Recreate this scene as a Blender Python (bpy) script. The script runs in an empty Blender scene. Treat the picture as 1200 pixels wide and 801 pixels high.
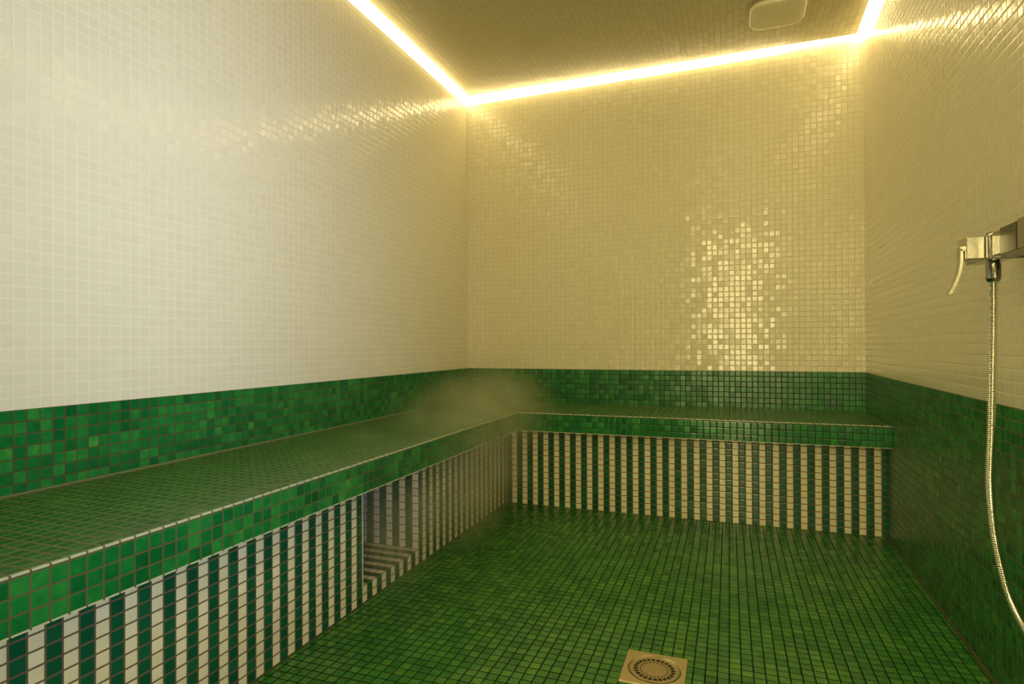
import bpy, bmesh, math, random
from mathutils import Vector, Matrix

# ---------------------------------------------------------------- scale
P = 0.026                                  # one mosaic module (tile + joint) in metres
W, WS = 76.674, -0.0218                    # room width at the back wall, slight splay of the right wall
HG, HC = 23.918, 83.2446                   # top of green tiling, ceiling
D1, D2, HB, FT, OV = 18.823, 20.34, 17.028, 3.18, 3.443
X1, Y1 = D1 - OV, D2 - OV                  # riser planes
YR = 150.0                                 # rear wall
PL = 0.995                                 # joint pitch along the room
def T(x, y, z): return Vector((x * P, -y * P, z * P))
def wx(y): return W + WS * y

COL = bpy.context.scene.collection
random.seed(7)

# ---------------------------------------------------------------- helpers
def tag(o, label=None, cat=None, group=None, kind=None):
    if label: o['label'] = label
    if cat: o['category'] = cat
    if group: o['group'] = group
    if kind: o['kind'] = kind
    return o

def link(name, bm, mats, parent=None, smooth=False, recalc=True):
    if recalc: bmesh.ops.recalc_face_normals(bm, faces=bm.faces[:])
    me = bpy.data.meshes.new(name); bm.to_mesh(me); bm.free()
    if not isinstance(mats, (list, tuple)): mats = [mats]
    for m in mats: me.materials.append(m)
    if smooth:
        for p in me.polygons: p.use_smooth = True
    o = bpy.data.objects.new(name, me); COL.objects.link(o)
    if parent is not None:
        o.parent = parent
        o.matrix_parent_inverse = Matrix.Translation(-parent.location)
    return o

def empty(name, loc):
    o = bpy.data.objects.new(name, None); COL.objects.link(o)
    o.location = loc; o.empty_display_size = 0.05
    return o

def quad(bm, pts, mi=0):
    f = bm.faces.new([bm.verts.new(T(*p)) for p in pts]); f.material_index = mi
    return f

def box(bm, a, b, mi=0, bevel=0, seg=2):
    (x0, y0, z0), (x1, y1, z1) = a, b
    vs = [bm.verts.new(T(x, y, z)) for z in (z0, z1) for x, y in ((x0, y0), (x1, y0), (x1, y1), (x0, y1))]
    fs = []
    for idx in ((0,1,2,3),(4,5,6,7),(0,1,5,4),(1,2,6,5),(2,3,7,6),(3,0,4,7)):
        f = bm.faces.new([vs[i] for i in idx]); f.material_index = mi; fs.append(f)
    bmesh.ops.recalc_face_normals(bm, faces=fs)
    if bevel:
        es = list({e for f in fs for e in f.edges})
        bmesh.ops.bevel(bm, geom=es, offset=bevel * P, segments=seg, affect='EDGES', profile=0.5)

def prism(bm, outline, z0, z1, mi_side=0, mi_top=0, mi_bot=0):
    n = len(outline)
    lo = [bm.verts.new(T(x, y, z0)) for x, y in outline]; hi = [bm.verts.new(T(x, y, z1)) for x, y in outline]
    f = bm.faces.new(lo); f.material_index = mi_bot
    f = bm.faces.new(hi); f.material_index = mi_top
    for i in range(n):
        f = bm.faces.new([lo[i], lo[(i+1) % n], hi[(i+1) % n], hi[i]])
        f.material_index = mi_side[i] if isinstance(mi_side, (list, tuple)) else mi_side

def cyl(bm, c, axis, r0, r1, h, n=32, mi=0, off=0.0):
    """lathe section: c in tile units, axis 'x','y','z'; r in tiles"""
    ring = []
    for rr, hh in ((r0, 0), (r1, h)):
        vs = []
        for k in range(n):
            a = 2 * math.pi * k / n; u, v = rr * math.cos(a), rr * math.sin(a)
            q = {'z': (u, v, hh), 'x': (hh, u, v), 'y': (u, hh, v)}[axis]
            vs.append(bm.verts.new(T(c[0]+q[0], c[1]+q[1], c[2]+q[2])))
        ring.append(vs)
    for k in range(n):
        f = bm.faces.new([ring[0][k], ring[0][(k+1) % n], ring[1][(k+1) % n], ring[1][k]]); f.material_index = mi
    for vs in ring:
        if (vs[0].co - vs[n//2].co).length > 1e-6:
            f = bm.faces.new(vs); f.material_index = mi

def catmull(pts, per):
    out = []
    P_ = [pts[0]] + list(pts) + [pts[-1]]
    for i in range(1, len(P_) - 2):
        p0, p1, p2, p3 = [Vector(q) for q in P_[i-1:i+3]]
        for k in range(per):
            t = k / per
            out.append(0.5 * ((2*p1) + (p2-p0)*t + (2*p0-5*p1+4*p2-p3)*t*t + (-p0+3*p1-3*p2+p3)*t*t*t))
    out.append(Vector(pts[-1]))
    return out

def resample(pts, step):
    out = [pts[0].copy()]; acc = 0.0
    for a, b in zip(pts, pts[1:]):
        d = (b - a).length; t = step - acc
        while t <= d:
            out.append(a.lerp(b, t / d)); t += step
        acc = d - (t - step)
    out.append(pts[-1].copy())
    return out

def tube(bm, pts, rad, n=12, mi=0):
    """sweep; rad callable(i) in metres; pts in metres"""
    up = Vector((1, 0, 0)); rings = []
    for i, p in enumerate(pts):
        t = (pts[min(i+1, len(pts)-1)] - pts[max(i-1, 0)]).normalized()
        s = up - t * up.dot(t); s.normalize(); b = t.cross(s)
        r = rad(i)
        rings.append([bm.verts.new(p + (s*math.cos(2*math.pi*k/n) + b*math.sin(2*math.pi*k/n)) * r) for k in range(n)])
    for a, b in zip(rings, rings[1:]):
        for k in range(n):
            f = bm.faces.new([a[k], a[(k+1) % n], b[(k+1) % n], b[k]]); f.material_index = mi
    bm.faces.new(rings[0]); bm.faces.new(rings[-1])

# ---------------------------------------------------------------- materials
class NT:
    def __init__(s, name):
        s.m = bpy.data.materials.new(name); s.m.use_nodes = True; s.t = s.m.node_tree
        s.t.nodes.clear(); s.out = s.t.nodes.new('ShaderNodeOutputMaterial')
    def n(s, typ, **kw):
        nd = s.t.nodes.new(typ)
        for k, v in kw.items(): setattr(nd, k, v)
        return nd
    def l(s, a, b): s.t.links.new(a, b)
    def math(s, op, a, b=None, c=None, clamp=False):
        nd = s.n('ShaderNodeMath', operation=op, use_clamp=clamp)
        for i, v in enumerate((a, b, c)):
            if v is None: continue
            if isinstance(v, (int, float)): nd.inputs[i].default_value = v
            else: s.l(v, nd.inputs[i])
        return nd.outputs[0]
    def vmath(s, op, a, b=None, scale=None):
        nd = s.n('ShaderNodeVectorMath', operation=op)
        for i, v in enumerate((a, b)):
            if v is None: continue
            if isinstance(v, (tuple, Vector)): nd.inputs[i].default_value = v
            else: s.l(v, nd.inputs[i])
        if scale is not None: nd.inputs['Scale'].default_value = scale
        return nd.outputs[0]
    def smooth(s, v, a, b):
        nd = s.n('ShaderNodeMapRange', interpolation_type='SMOOTHSTEP')
        s.l(v, nd.inputs['Value']); nd.inputs['From Min'].default_value = a; nd.inputs['From Max'].default_value = b
        return nd.outputs['Result']
    def mix(s, f, a, b):
        nd = s.n('ShaderNodeMix', data_type='RGBA')
        if isinstance(f, (int, float)): nd.inputs['Factor'].default_value = f
        else: s.l(f, nd.inputs['Factor'])
        for k, v in ((6, a), (7, b)):
            if isinstance(v, tuple): nd.inputs[k].default_value = (*v, 1)
            else: s.l(v, nd.inputs[k])
        return nd.outputs[2]
    def ramp(s, v, stops):
        nd = s.n('ShaderNodeValToRGB'); s.l(v, nd.inputs[0]); e = nd.color_ramp.elements
        while len(e) < len(stops): e.new(0.5)
        for el, (p, c) in zip(e, stops): el.position = p; el.color = (*c, 1)
        return nd.outputs[0]

GREEN = [(0.0, (.003, .08, .018)), (0.3, (.005, .12, .025)), (0.6, (.010, .165, .03)), (0.85, (.026, .225, .035)), (1.0, (.06, .31, .04))]
FLOORG = [(0.0, (.014, .12, .019)), (0.35, (.026, .18, .025)), (0.65, (.055, .24, .03)), (0.88, (.11, .31, .04)), (1.0, (.18, .38, .05))]
SEATG = [(0.0, (.008, .09, .016)), (0.5, (.018, .145, .024)), (1.0, (.055, .24, .035))]
DARKG = [(0.0, (.004, .068, .030)), (0.5, (.005, .09, .038)), (1.0, (.008, .125, .05))]
CREAM = [(0.0, (.74, .67, .43)), (0.5, (.78, .71, .47)), (1.0, (.82, .75, .51))]

def tile_mat(name, ua, va, u0, v0, pal=GREEN, grout=(.075, .055, .022), gw=.032, stripe=None, stripe0=0.0,
             rough=.16, tilt=.03, marble=.28, pu=1.0, pv=1.0, gbump=.35, seed=0.0, gsoft=.04, coat=0.0, tvar=.85):
    """square glass mosaic on a plane; u, v are 'x','y','z' in tile modules"""
    m = NT(name)
    tc = m.n('ShaderNodeTexCoord'); sep = m.n('ShaderNodeSeparateXYZ'); m.l(tc.outputs['Object'], sep.inputs[0])
    def ax(a):
        return m.math('MULTIPLY', sep.outputs['XYZ'.index(a.upper())], (-1 if a == 'y' else 1) / P)
    u = m.math('MULTIPLY_ADD', ax(ua), 1 / pu, -u0 / pu); v = m.math('MULTIPLY_ADD', ax(va), 1 / pv, -v0 / pv)
    cu, cv = m.math('FLOOR', u), m.math('FLOOR', v)
    fu, fv = m.math('SUBTRACT', u, cu), m.math('SUBTRACT', v, cv)
    eu = m.math('MINIMUM', fu, m.math('SUBTRACT', 1.0, fu)); ev = m.math('MINIMUM', fv, m.math('SUBTRACT', 1.0, fv))
    e = m.math('MINIMUM', eu, ev)
    cell = m.n('ShaderNodeCombineXYZ'); m.l(cu, cell.inputs[0]); m.l(cv, cell.inputs[1]); cell.inputs[2].default_value = seed
    wn = m.n('ShaderNodeTexWhiteNoise', noise_dimensions='3D'); m.l(cell.outputs[0], wn.inputs['Vector'])
    mask = m.smooth(e, gw, gw + gsoft)                       # 0 joint, 1 tile
    # marbling inside the glass
    nz = m.n('ShaderNodeTexNoise'); nz.inputs['Scale'].default_value = 1.7 / P; nz.inputs['Detail'].default_value = 2.5
    off = m.vmath('ADD', tc.outputs['Object'], wn.outputs['Color']); m.l(off, nz.inputs['Vector'])
    nv = m.math('MULTIPLY_ADD', nz.outputs['Fac'], marble * 2, -marble)
    # sheets of slightly different batches
    big = m.n('ShaderNodeTexNoise'); big.inputs['Scale'].default_value = .22 / P; big.inputs['Detail'].default_value = 1.0
    m.l(tc.outputs['Object'], big.inputs['Vector'])
    bv = m.math('MULTIPLY_ADD', big.outputs['Fac'], .6, -.3)
    val = m.math('ADD', m.math('ADD', m.math('MULTIPLY_ADD', wn.outputs['Value'], .75*tvar, .12 + .375*(1-tvar)), nv), bv, clamp=True)
    col = m.ramp(val, pal)
    if stripe:
        sv = m.math('MULTIPLY_ADD', u if stripe == 'u' else v, .5, stripe0)
        fr = m.math('FRACT', sv)
        isc = m.math('LESS_THAN', fr, .5)
        cc = m.ramp(m.math('ADD', wn.outputs['Value'], bv, clamp=True), CREAM)
        col = m.mix(isc, col, cc)
    col = m.mix(mask, grout, col)
    b = m.n('ShaderNodeBsdfPrincipled'); m.l(col, b.inputs['Base Color'])
    rg = m.math('MULTIPLY_ADD', mask, rough - .75, .75); m.l(rg, b.inputs['Roughness']); m.l(m.math('MULTIPLY_ADD', mask, .4, .1), b.inputs['Specular IOR Level'])
    b.inputs['IOR'].default_value = 1.5
    b.inputs['Coat Weight'].default_value = coat; b.inputs['Coat Roughness'].default_value = .08
    # every tile is bedded at its own slight angle, with softly rounded edges
    geo = m.n('ShaderNodeNewGeometry')
    j = m.vmath('SUBTRACT', wn.outputs['Color'], (.5, .5, .5))
    j = m.vmath('SCALE', j, scale=tilt)
    nn = m.vmath('NORMALIZE', m.vmath('ADD', geo.outputs['Normal'], j))
    h = m.smooth(e, gw - .01, gw + .11)
    wv = m.n('ShaderNodeTexNoise'); wv.inputs['Scale'].default_value = 1.1 / P; wv.inputs['Detail'].default_value = 1
    m.l(off, wv.inputs['Vector'])
    h2 = m.math('MULTIPLY_ADD', wv.outputs['Fac'], .25, h)
    bp = m.n('ShaderNodeBump'); bp.inputs['Strength'].default_value = gbump; bp.inputs['Distance'].default_value = .0012
    m.l(h2, bp.inputs['Height']); m.l(nn, bp.inputs['Normal']); m.l(bp.outputs[0], b.inputs['Normal'])
    m.l(b.outputs[0], m.out.inputs[0])
    return m.m

def plain(name, col, rough=.5, metal=0.0, emit=None, strength=0, bump=0, bscale=300, **kw):
    m = NT(name); b = m.n('ShaderNodeBsdfPrincipled')
    b.inputs['Base Color'].default_value = (*col, 1); b.inputs['Roughness'].default_value = rough; b.inputs['Metallic'].default_value = metal
    nz = m.n('ShaderNodeTexNoise'); nz.inputs['Scale'].default_value = bscale
    tc = m.n('ShaderNodeTexCoord'); m.l(tc.outputs['Object'], nz.inputs['Vector'])
    m.l(m.math('MULTIPLY_ADD', nz.outputs['Fac'], rough * .5, rough * .75), b.inputs['Roughness'])
    if bump:
        bp = m.n('ShaderNodeBump'); bp.inputs['Strength'].default_value = bump; bp.inputs['Distance'].default_value = .0005
        m.l(nz.outputs['Fac'], bp.inputs['Height']); m.l(bp.outputs[0], b.inputs['Normal'])
    if emit:
        b.inputs['Emission Color'].default_value = (*emit, 1); b.inputs['Emission Strength'].default_value = strength
    for k, v in kw.items(): b.inputs[k].default_value = v
    m.l(b.outputs[0], m.out.inputs[0])
    return m.m

CG = (.77, .715, .52)      # pale joint in the cream tiling
CW = [(0.0, (.72, .665, .47)), (0.5, (.74, .685, .49)), (1.0, (.76, .705, .51))]
cream = lambda n, ua, va, u0, v0, **k: tile_mat(n, ua, va, u0, v0, pal=CW, grout=k.pop('grout', CG), gw=.03, rough=k.pop('rough', .15),
                                               tilt=k.pop('tilt', .08), marble=.12, gbump=.3, **k)
m_left_c = cream('cream_mosaic_side', 'y', 'z', .9, HG, pu=PL, tilt=.045)
m_back_c = cream('cream_mosaic_back', 'x', 'z', .2, HG, grout=(.63, .56, .36))
m_right_c = cream('cream_mosaic_right', 'y', 'z', .3, HG, pu=PL, grout=(.75, .695, .50), tilt=.04)
m_rear_c = cream('cream_mosaic_rear', 'x', 'z', .3, HG)
m_left_g = tile_mat('green_mosaic_side', 'y', 'z', .9, HG, pu=PL, seed=1, rough=.18, tilt=.08)
m_back_g = tile_mat('green_mosaic_back', 'x', 'z', .2, HG, seed=2, grout=(.03, .04, .012), rough=.3, tilt=.06)
m_right_g = tile_mat('green_mosaic_right', 'y', 'z', .3, HG, pu=PL, seed=3, grout=(.12, .10, .04), rough=.25, tilt=.06)
m_floor = tile_mat('green_mosaic_floor', 'x', 'y', .03, .8, pal=FLOORG, grout=(.006, .009, .003), gw=.04, rough=.24, tilt=.05, seed=4, tvar=.6, marble=.25)
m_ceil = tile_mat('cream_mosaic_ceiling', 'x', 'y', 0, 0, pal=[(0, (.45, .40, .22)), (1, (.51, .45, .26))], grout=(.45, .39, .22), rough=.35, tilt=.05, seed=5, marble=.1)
m_top = tile_mat('green_mosaic_seat', 'x', 'y', .83, .95, pu=1, pv=PL, pal=SEATG, grout=(.13, .15, .05), gw=.06, rough=.2, tilt=.03, seed=6, tvar=.4, marble=.2, gbump=.3)
m_fasL = tile_mat('green_mosaic_fascia_side', 'y', 'z', .95, HB - .18, pu=PL, pv=1.0, seed=7, grout=(.11, .085, .04), rough=.18)
m_fasB = tile_mat('green_mosaic_fascia_back', 'x', 'z', .25, HB - .18, seed=8, grout=(.03, .035, .012), rough=.18)
SG = (.14, .10, .055)
m_risL = tile_mat('striped_mosaic_side', 'y', 'z', 17.97, 0, pu=PL, pal=DARKG, grout=SG, stripe='u', seed=9, rough=.2, tilt=.03, marble=.1, gw=.045)
m_risB = tile_mat('striped_mosaic_back', 'x', 'z', 16.52, 0, pal=DARKG, grout=SG, stripe='u', seed=10, rough=.2, tilt=.03, marble=.1, gw=.045)
m_nichF = tile_mat('striped_mosaic_niche_wall', 'x', 'z', X1 - 1, 0, pal=DARKG, grout=SG, stripe='u', seed=11, rough=.2, marble=.1, gw=.045)
m_nichL = tile_mat('striped_mosaic_ledge', 'y', 'x', 17.97, X1, pu=PL, pal=DARKG, grout=SG, stripe='u', seed=12, rough=.2, marble=.1, gw=.045)
m_caulk = plain('beige_sealant', (.15, .14, .06), .45)
m_caulkd = plain('brown_sealant', (.055, .05, .02), .4)
m_under = plain('dark_render', (.05, .05, .03), .8)
# pale edge strip cut into tile lengths
def edge_mat(name, a, u0):
    m = NT(name); tc = m.n('ShaderNodeTexCoord'); sep = m.n('ShaderNodeSeparateXYZ'); m.l(tc.outputs['Object'], sep.inputs[0])
    u = m.math('MULTIPLY_ADD', sep.outputs['XYZ'.index(a.upper())], (-1 if a == 'y' else 1) / P / PL, -u0 / PL)
    f = m.math('FRACT', u); e = m.math('MINIMUM', f, m.math('SUBTRACT', 1.0, f))
    b = m.n('ShaderNodeBsdfPrincipled'); m.l(m.mix(m.smooth(e, .04, .08), (.12, .08, .03), (.50, .52, .34)), b.inputs['Base Color'])
    b.inputs['Roughness'].default_value = .25; m.l(b.outputs[0], m.out.inputs[0]); return m.m
m_edgeY, m_edgeX = edge_mat('pale_tile_edge_side', 'y', .95), edge_mat('pale_tile_edge_back', 'x', .25)
m_chrome = plain('polished_chrome', (.30, .29, .25), .10, 1.0, bump=.5, bscale=90)
m_chromed = plain('shadowed_chrome', (.10, .095, .07), .2, 1.0)  # darker copy of the chrome, a dark reflection put into its colour
m_satin = plain('satin_chrome', (.50, .48, .40), .25, 1.0, bump=.2, bscale=120)
m_hose = plain('ribbed_steel', (.82, .79, .68), .2, 1.0)
m_brass = plain('brushed_brass', (.64, .55, .33), .38, 1.0, bump=.15, bscale=500)
m_brassd = plain('tarnished_brass', (.50, .42, .25), .42, 1.0, bump=.2, bscale=400)
m_black = plain('drain_pit', (.008, .008, .005), .6)
m_white = plain('opal_plastic', (.72, .66, .46), .45)
m_seam = plain('lamp_housing_plastic', (.50, .45, .30), .5)
def led_mat(name, strength):
    m = NT(name); e = m.n('ShaderNodeEmission'); e.inputs[0].default_value = (1.0, .78, .37, 1); e.inputs[1].default_value = strength
    m.l(e.outputs[0], m.out.inputs[0]); return m.m
m_led = led_mat('warm_led_diffuser', 12.6)
m_led_left = led_mat('warm_led_diffuser_left', 9.0)

# ---------------------------------------------------------------- the room
def struct(name, bm, mats):
    o = link(name, bm, mats, recalc=False); o['kind'] = 'structure'; return o
def wall(name, a, b, mats, inward):
    """two stacked quads between plan points a and b"""
    bm = bmesh.new()
    for z0, z1, mi in ((-.0, HG, 0), (HG, HC + 1.6, 1)):
        f = quad(bm, [(*a, z0), (*b, z0), (*b, z1), (*a, z1)], mi)
        f.normal_update()
        if f.normal.dot(Vector((inward[0], -inward[1], 0))) < 0: f.normal_flip()
    return struct(name, bm, mats)
wall('wall_left', (0, 0), (0, YR), [m_left_g, m_left_c], (1, 0))
wall('wall_back', (0, 0), (W, 0), [m_back_g, m_back_c], (0, 1))
wall('wall_right', (W, 0), (wx(YR), YR), [m_right_g, m_right_c], (-1, 0))
wall('wall_front', (0, YR), (wx(YR), YR), [m_back_g, m_rear_c], (0, -1))
bm = bmesh.new(); f = quad(bm, [(0, 0, 0), (W, 0, 0), (wx(YR), YR, 0), (0, YR, 0)]); f.normal_update()
if f.normal.z < 0: f.normal_flip()
struct('floor', bm, m_floor)
# the ceiling panel stops short of the walls; the light sits in the gap
G = 1.15
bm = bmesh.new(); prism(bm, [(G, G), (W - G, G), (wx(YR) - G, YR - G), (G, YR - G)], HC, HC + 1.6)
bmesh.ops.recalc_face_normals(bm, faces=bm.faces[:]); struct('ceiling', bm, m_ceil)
bm = bmesh.new(); prism(bm, [(-.2, -.2), (W + .2, -.2), (W + .2, YR + .2), (-.2, YR + .2)], HC + 1.7, HC + 2.2)
bmesh.ops.recalc_face_normals(bm, faces=bm.faces[:]); struct('ceiling', bm, m_under)

def led(name, label, pts, sizes, inward, mat=None):
    """tilted diffuser strip between wall and ceiling panel edge; pts plan points along the wall"""
    bm = bmesh.new(); rows = []
    for (x, y), s in zip(pts, sizes):
        ix, iy = inward
        rows.append([bm.verts.new(T(x + ix*.03, y + iy*.03, HC - s)), bm.verts.new(T(x + ix*G, y + iy*G, HC + .02)),
                     bm.verts.new(T(x + ix*G, y + iy*G, HC + .5)), bm.verts.new(T(x + ix*.03, y + iy*.03, HC + .5))])
    for a, b in zip(rows, rows[1:]):
        for k in range(4): bm.faces.new([a[k], a[(k+1) % 4], b[(k+1) % 4], b[k]])
    bm.faces.new(rows[0]); bm.faces.new(rows[-1])
    return tag(link(name, bm, mat or m_led), label, 'led light', 'warm light strips around the ceiling edge')
led('led_strip', 'warm white light strip glowing between ceiling and left pale tiled wall', [(0, 0), (0, YR)], [1.7, 1.7], (1, 0), m_led_left)
led('led_strip', 'warm white light strip glowing along the ceiling edge above the back wall', [(1.2, 0), (50, 0), (63, 0), (67, 0), (W - 1.25, 0)], [1.5, 1.1, .9, .35, .25], (0, 1))
led('led_strip', 'warm white light strip between ceiling and right wall, above the shower tap', [(W, 0), (wx(YR), YR)], [.9, .9], (-1, 0))

# sealant beads and trims
def bead(name, pts_, m, r=.16):
    bm = bmesh.new()
    p = [T(*q) for q in pts_]
    tube(bm, [p[0].lerp(p[1], k / 8) for k in range(9)], lambda i: r * P, 8)
    return struct(name, bm, m)
bead('trim_1', [(.03, .05, HB + .03), (.03, YR, HB + .03)], m_caulk, .13)
bead('trim_2', [(wx(Y1) - .05, Y1, .03), (wx(YR) - .05, YR, .03)], m_caulkd, .2)
bead('trim_3', [(X1, Y1 + .1, .0), (X1, YR, .0)], m_caulkd, .12)
bead('trim_4', [(X1, Y1, .0), (wx(Y1), Y1, .0)], m_caulkd, .12)
bead('trim_5', [(0, .05, HB + .03), (W, .05, HB + .03)], m_caulkd, .1)

# ---------------------------------------------------------------- the bench
bench = tag(empty('tiled_bench', T(X1, Y1, 0)), 'L-shaped green mosaic bench with cream striped base along left and back walls', 'bench')
bm = bmesh.new(); e = .03
out = [(e, e), (W - e, e), (wx(D2) - e, D2), (D1, D2), (D1, YR - e), (e, YR - e)]
prism(bm, out, HB - FT, HB - .0, mi_side=[0, 0, 2, 1, 0, 0], mi_top=3, mi_bot=0)
# seat top, fascia
seat = link('seat', bm, [m_under, m_fasL, m_fasB, m_top], bench)
# pale edge strips above and below the fascia
bm = bmesh.new()
for z, h, o_ in ((HB - .08, .12, .05), (HB - FT - .04, .10, .05)):
    box(bm, (D1 - .15, D2 - .0, z), (D1 + o_, YR - e, z + h), 0)
    box(bm, (D1 - .15, D2 - .15, z), (wx(D2) - e, D2 + o_, z + h), 1)
link('edge_strip', bm, [m_edgeY, m_edgeX], bench)
# base: risers with the opening of the steam niche
NY0, NY1, NZ, NX = 49.81, 62.75, 2.0, 3.2
ZT = HB - FT - .02
bm = bmesh.new()
for y0, y1, z0, z1 in ((Y1, NY0, 0, ZT), (NY0, NY1, 0, NZ), (NY1, YR - e, 0, ZT)):
    f = quad(bm, [(X1, y0, z0), (X1, y1, z0), (X1, y1, z1), (X1, y0, z1)], 0); f.normal_update()
    if f.normal.x < 0: f.normal_flip()
f = quad(bm, [(X1, Y1, 0), (wx(Y1) - e, Y1, 0), (wx(Y1) - e, Y1, ZT), (X1, Y1, ZT)], 1); f.normal_update()
if f.normal.y > 0: f.normal_flip()
link('striped_base', bm, [m_risL, m_risB], bench, recalc=False)
bm = bmesh.new()
def nq(pts_, mi, nrm):
    f = quad(bm, pts_, mi); f.normal_update()
    if f.normal.dot(Vector(nrm)) < 0: f.normal_flip()
nq([(NX, NY0, NZ), (X1, NY0, NZ), (X1, NY0, ZT), (NX, NY0, ZT)], 0, (0, -1, 0))
nq([(NX, NY1, NZ), (X1, NY1, NZ), (X1, NY1, ZT), (NX, NY1, ZT)], 0, (0, 1, 0))
nq([(NX, NY0, NZ), (NX, NY1, NZ), (NX, NY1, ZT), (NX, NY0, ZT)], 1, (1, 0, 0))
nq([(NX, NY0, NZ), (X1, NY0, NZ), (X1, NY1, NZ), (NX, NY1, NZ)], 2, (0, 0, 1))
niche = link('steam_niche', bm, [m_nichF, m_risL, m_nichL], bench, recalc=False)
bm = bmesh.new(); box(bm, (X1 - .1, NY1 - .14, NZ), (X1 + .06, NY1 + .02, ZT), 0)
ne = link('niche_edge', bm, m_edgeX, niche); ne.matrix_parent_inverse = Matrix.Identity(4)

# ---------------------------------------------------------------- floor drain
dx, dy = 47.75, 65.5
drain = tag(empty('floor_drain', T(dx, dy, 0)), 'square brass floor drain with round perforated grate in green floor', 'drain')
HS, RG = 2.72, 2.18
bm = bmesh.new(); N = 64
sq = []
for k in range(N):
    a = 2*math.pi*k/N; c, s = math.cos(a), math.sin(a); q = HS / max(abs(c), abs(s)); sq.append((c*q, s*q))
rings = []
for prof in ('o0', 'o1', (RG + .16, .13), (RG + .05, .05), (RG, -.10)):
    vs = []
    for k in range(N):
        a = 2*math.pi*k/N
        if prof == 'o0': q = (*sq[k], .0)
        elif prof == 'o1': q = (sq[k][0]*.99, sq[k][1]*.99, .13)
        else: q = (prof[0]*math.cos(a), prof[0]*math.sin(a), prof[1])
        vs.append(bm.verts.new(T(dx+q[0], dy+q[1], q[2])))
    rings.append(vs)
for a, b in zip(rings, rings[1:]):
    for k in range(N): bm.faces.new([a[k], a[(k+1) % N], b[(k+1) % N], b[k]])
link('frame_plate', bm, m_brass, drain)
bm = bmesh.new(); N = 96
RR = [(0, .10), (.75, .10), (.86, .085), (.94, .10), (1.12, .09), (1.28, .09), (1.45, .09), (1.80, .09), (1.96, .10), (2.05, .13), (2.17, .10)]
rings = []
for r, z in RR[1:]:
    rings.append([bm.verts.new(T(dx + r*math.cos(2*math.pi*k/N), dy + r*math.sin(2*math.pi*k/N), z)) for k in range(N)])
bm.faces.new(rings[0])
for i, (a, b) in enumerate(zip(rings, rings[1:])):
    for k in range(N):
        if RR[i+1][0] == 1.45 and k % 4 in (0, 1, 2) and (k % 4 != 3): continue
        if RR[i+1][0] == 1.12 and k % 4 in (1, 2): continue
        bm.faces.new([a[k], a[(k+1) % N], b[(k+1) % N], b[k]])
link('round_grate', bm, m_brassd, drain)
bm = bmesh.new(); cyl(bm, (dx, dy, .01), 'z', 2.15, 2.15, .03, 48); link('drain_pit', bm, m_black, drain)

# ---------------------------------------------------------------- ceiling lamp
lamp = tag(empty('ceiling_lamp', T(62, 13.2, HC)), 'unlit square opal ceiling lamp with rounded corners, flush on tiled ceiling', 'lamp')
def rrect(cx, cy, hx, hy, r, n=10):
    pts_ = []
    for sx, sy, a0 in ((1, 1, 0), (-1, 1, 90), (-1, -1, 180), (1, -1, 270)):
        for k in range(n + 1):
            a = math.radians(a0 + 90*k/n); pts_.append((cx + sx*(hx-r) + r*math.cos(a), cy + sy*(hy-r) + r*math.sin(a)))
    return pts_
def shell(bm, levels, cx, cy, hx, hy, r):
    rs = []
    for ins, z in levels:
        rs.append([bm.verts.new(T(x, y, z)) for x, y in rrect(cx, cy, hx-ins, hy-ins, max(r-ins, .2))])
    n = len(rs[0])
    for a, b in zip(rs, rs[1:]):
        for k in range(n): bm.faces.new([a[k], a[(k+1) % n], b[(k+1) % n], b[k]])
    bm.faces.new(rs[0]); bm.faces.new(rs[-1])
LX, LY, LHX, LHY = 61.8, 14.2, 4.2, 4.2
bm = bmesh.new(); shell(bm, [(.35, HC - .0), (.35, HC - .25)], LX, LY, LHX, LHY, 1.9); link('lamp_housing', bm, m_seam, lamp)
bm = bmesh.new(); shell(bm, [(.15, HC - .22), (.0, HC - .32), (.0, HC - .62), (.12, HC - .80), (.35, HC - .88), (.8, HC - .92)], LX, LY, LHX, LHY, 2.3)
link('diffuser', bm, m_white, lamp)

# ---------------------------------------------------------------- shower tap
tx = 75.3
tap = tag(empty('shower_mixer', T(tx, 67, 35.8)), 'square chrome shower mixer tap with thin lever on the right wall', 'tap')
bm = bmesh.new(); box(bm, (71.75, 63.2, 35.15), (73.75, 78.0, 36.85), 0, .08); link('mixer_body', bm, m_chrome, tap)
for y0_, y1_, g in ((67.6, 67.95, .12), (69.7, 72.2, .05), (72.6, 78.2, .14)):
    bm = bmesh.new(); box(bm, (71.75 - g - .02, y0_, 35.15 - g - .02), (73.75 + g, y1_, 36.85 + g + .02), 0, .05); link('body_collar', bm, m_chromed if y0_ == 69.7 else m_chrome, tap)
for y in (67.9, 76.2):
    bm = bmesh.new(); box(bm, (wx(y) - .35, y - 1.25, 34.75), (wx(y) - .01, y + 1.25, 37.25), 0, .06)
    fl = link('wall_flange', bm, m_chrome, tap)
    bm = bmesh.new(); cyl(bm, (73.6, y, 36.0), 'x', .62, .62, wx(y) - .3 - 73.6, 24); un = link('inlet_union', bm, m_chrome, tap, smooth=False)
bm = bmesh.new(); box(bm, (70.5, 65.75, 35.15), (71.7, 67.4, 36.8), 0, .06); h = link('handle', bm, m_satin, tap)
bm = bmesh.new(); box(bm, (71.66, 65.9, 35.3), (71.80, 67.25, 36.65), 0, 0); link('handle_collar', bm, m_chrome, tap)
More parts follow.
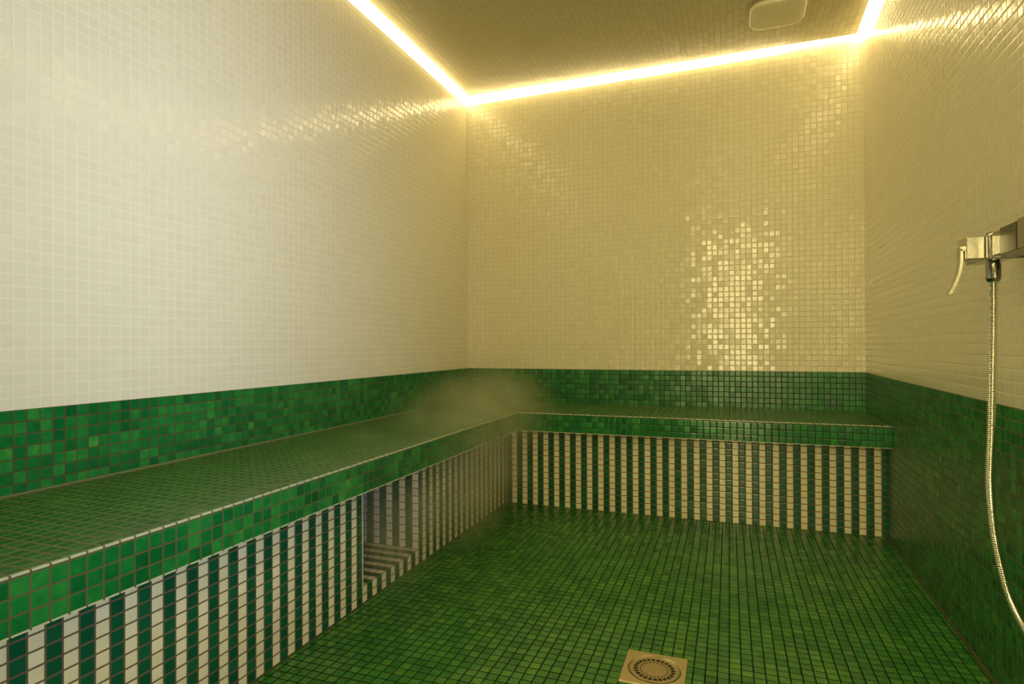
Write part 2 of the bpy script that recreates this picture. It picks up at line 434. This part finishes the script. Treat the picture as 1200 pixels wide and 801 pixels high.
# curved lever plate on the room side of the handle
bm = bmesh.new(); prev = None
for k in range(15):
    t = k / 14
    x = 70.35 + .05*math.sin(t*math.pi) - .75*t**2.2; z = 35.95 - 3.3*t; y0, y1 = 66.2, 66.95
    vs = [bm.verts.new(T(x - .09, y0, z)), bm.verts.new(T(x + .09, y0, z)), bm.verts.new(T(x + .09, y1, z)), bm.verts.new(T(x - .09, y1, z))]
    if prev:
        for i in range(4): bm.faces.new([prev[i], prev[(i+1) % 4], vs[(i+1) % 4], vs[i]])
    else: bm.faces.new(vs)
    prev = vs
bm.faces.new(prev)
box(bm, (70.26, 66.2, 35.85), (70.52, 66.95, 36.15))
lv = link('lever', bm, m_satin, h); lv.matrix_parent_inverse = Matrix.Identity(4)

hose = tag(empty('shower_hose', T(72.6, 65.95, 33.5)), 'flexible ribbed metal shower hose hanging in a loop below the mixer tap', 'hose')
path = [(72.6, 65.95, 34.1), (72.6, 65.9, 31), (72.6, 65.7, 27), (72.6, 65.4, 22.5), (72.6, 65.05, 18.8), (72.8, 64.75, 16.2), (73, 64.95, 13.7),
        (73.3, 65.8, 10.9), (73.4, 66.9, 9.75), (73.5, 68.2, 9.0), (73.5, 70.5, 8.3), (73.5, 74, 8.1), (73.4, 78, 9.2), (73.3, 82, 12.5), (73.2, 85, 18), (73.1, 86.3, 25), (73.0, 86.8, 33), (72.4, 87, 38)]
pp = resample(catmull([T(*q) for q in path], 12), .00105)
bm = bmesh.new(); tube(bm, pp, lambda i: .0073 if i % 4 in (1, 2) else .0056, 14); link('ribbed_tube', bm, m_hose, hose, smooth=True)
bm = bmesh.new()
for z, r0, r1, h_ in ((33.55, .36, .47, .25), (33.8, .47, .47, 1.1), (34.9, .40, .40, .35)): cyl(bm, (72.6, 65.95, z), 'z', r0, r1, h_, 28)
link('hose_nut', bm, m_chrome, hose)
hs = tag(empty('hand_shower', T(72.4, 87, 38)), 'chrome hand shower resting in its holder on the right wall', 'shower head')
bm = bmesh.new(); pts_ = catmull([T(72.4, 87, 38), T(72.1, 87, 42), T(71.6, 87, 46)], 8); tube(bm, pts_, lambda i: .011, 16); link('shower_handle', bm, m_chrome, hs, smooth=True)
bm = bmesh.new(); cyl(bm, (70.6, 87, 46.6), 'x', 1.7, .9, 1.0, 32); link('spray_head', bm, m_chrome, hs)
bm = bmesh.new(); box(bm, (71.6, 86.3, 40.4), (wx(87) - .02, 87.7, 41.8), 0, .1); link('wall_holder', bm, m_chrome, hs)

# ---------------------------------------------------------------- steam
def steam():
    a, b = (3.4, 1.5, .3), (34, 66, 30)
    bm = bmesh.new(); box(bm, a, b)
    o = link('steam_cloud', bm, [], None)
    m = NT('warm_steam'); tc = m.n('ShaderNodeTexCoord')
    dens = None
    blobs = [((15, 30, 17.5), (15, 25, 9), .8), ((18.5, 38, 10), (7, 24, 12), 1.5), ((16.5, 56, 6), (5, 12, 8), 1.7), ((12, 14, 20), (14, 13, 8), .8), ((10, 56, 11), (8, 9, 9), 1.3)]
    for c, r, k in blobs:
        mp = m.n('ShaderNodeMapping', vector_type='TEXTURE'); m.l(tc.outputs['Object'], mp.inputs[0])
        mp.inputs['Location'].default_value = T(*c); mp.inputs['Scale'].default_value = (r[0]*P, r[1]*P, r[2]*P)
        ln = m.vmath('LENGTH', mp.outputs[0]) if False else None
        nd = m.n('ShaderNodeVectorMath', operation='LENGTH'); m.l(mp.outputs[0], nd.inputs[0])
        fall = m.math('MULTIPLY', m.smooth(m.math('SUBTRACT', 1.0, nd.outputs['Value']), 0.0, 1.0), k)
        dens = fall if dens is None else m.math('ADD', dens, fall)
    nz = m.n('ShaderNodeTexNoise'); nz.inputs['Scale'].default_value = 5.5; nz.inputs['Detail'].default_value = 2; nz.inputs['Distortion'].default_value = .6
    m.l(tc.outputs['Object'], nz.inputs['Vector'])
    d = m.math('MULTIPLY', dens, m.math('MULTIPLY', m.smooth(nz.outputs['Fac'], .1, .9), STEAM))
    v = m.n('ShaderNodeVolumeScatter'); v.inputs['Color'].default_value = (.72, .73, .36, 1); m.l(d, v.inputs['Density']); v.inputs['Anisotropy'].default_value = .2
    m.l(v.outputs[0], m.out.inputs['Volume']); o.data.materials.append(m.m)
    m.m.cycles.volume_sampling = 'MULTIPLE_IMPORTANCE'
    tag(o, 'thin warm steam drifting out of the niche over the corner of the bench', 'steam', kind='stuff')
STEAM = 4.5
steam()

# ---------------------------------------------------------------- light
def area(name, loc, target, sx, sy, power, col, spread=180):
    d = bpy.data.lights.new(name, 'AREA'); d.shape = 'RECTANGLE'; d.size = sx*P; d.size_y = sy*P; d.energy = power; d.color = col
    d.spread = math.radians(spread)
    o = bpy.data.objects.new(name, d); COL.objects.link(o); o.location = T(*loc)
    o.rotation_euler = (T(*target) - T(*loc)).to_track_quat('-Z', 'Y').to_euler(); return o
area('doorway_light', (57, 144, 40), (57, 0, 39), 16, 70, 14.5, (1.0, .83, .38), 115)
area('daylight', (72, 122, 46), (0, 72, 46), 8, 60, 6.6, (.60, .72, 1.0), 56)

w = bpy.data.worlds.new('room_air'); bpy.context.scene.world = w; w.use_nodes = True
w.node_tree.nodes['Background'].inputs[0].default_value = (.3, .25, .15, 1); w.node_tree.nodes['Background'].inputs[1].default_value = .1

# ---------------------------------------------------------------- camera
yaw, pi_, ro, F_ = 0.3507, 0.0046, -0.004, 695.8
cf = Vector((-math.sin(yaw)*math.cos(pi_), math.cos(yaw)*math.cos(pi_), math.sin(pi_)))
cr = Vector((math.cos(yaw), math.sin(yaw), 0)); cu = cr.cross(cf)
r2 = cr*math.cos(ro) + cu*math.sin(ro); u2 = -cr*math.sin(ro) + cu*math.cos(ro)
cam = bpy.data.cameras.new('camera'); cam.sensor_width = 36; cam.lens = F_ / 1200 * 36; cam.clip_start = .02
co = bpy.data.objects.new('camera', cam); COL.objects.link(co)
M = Matrix((r2, u2, -cf)).transposed().to_4x4(); M.translation = T(54.1733, 119.5751, 29.0334); co.matrix_world = M
sc = bpy.context.scene; sc.camera = co
sc.view_settings.view_transform = 'Standard'; sc.view_settings.look = 'None'; sc.view_settings.exposure = 0.0
sc.cycles.use_denoising = True
sc.cycles.volume_bounces = 1; sc.cycles.max_bounces = 10; sc.cycles.diffuse_bounces = 6; sc.cycles.sample_clamp_indirect = 6
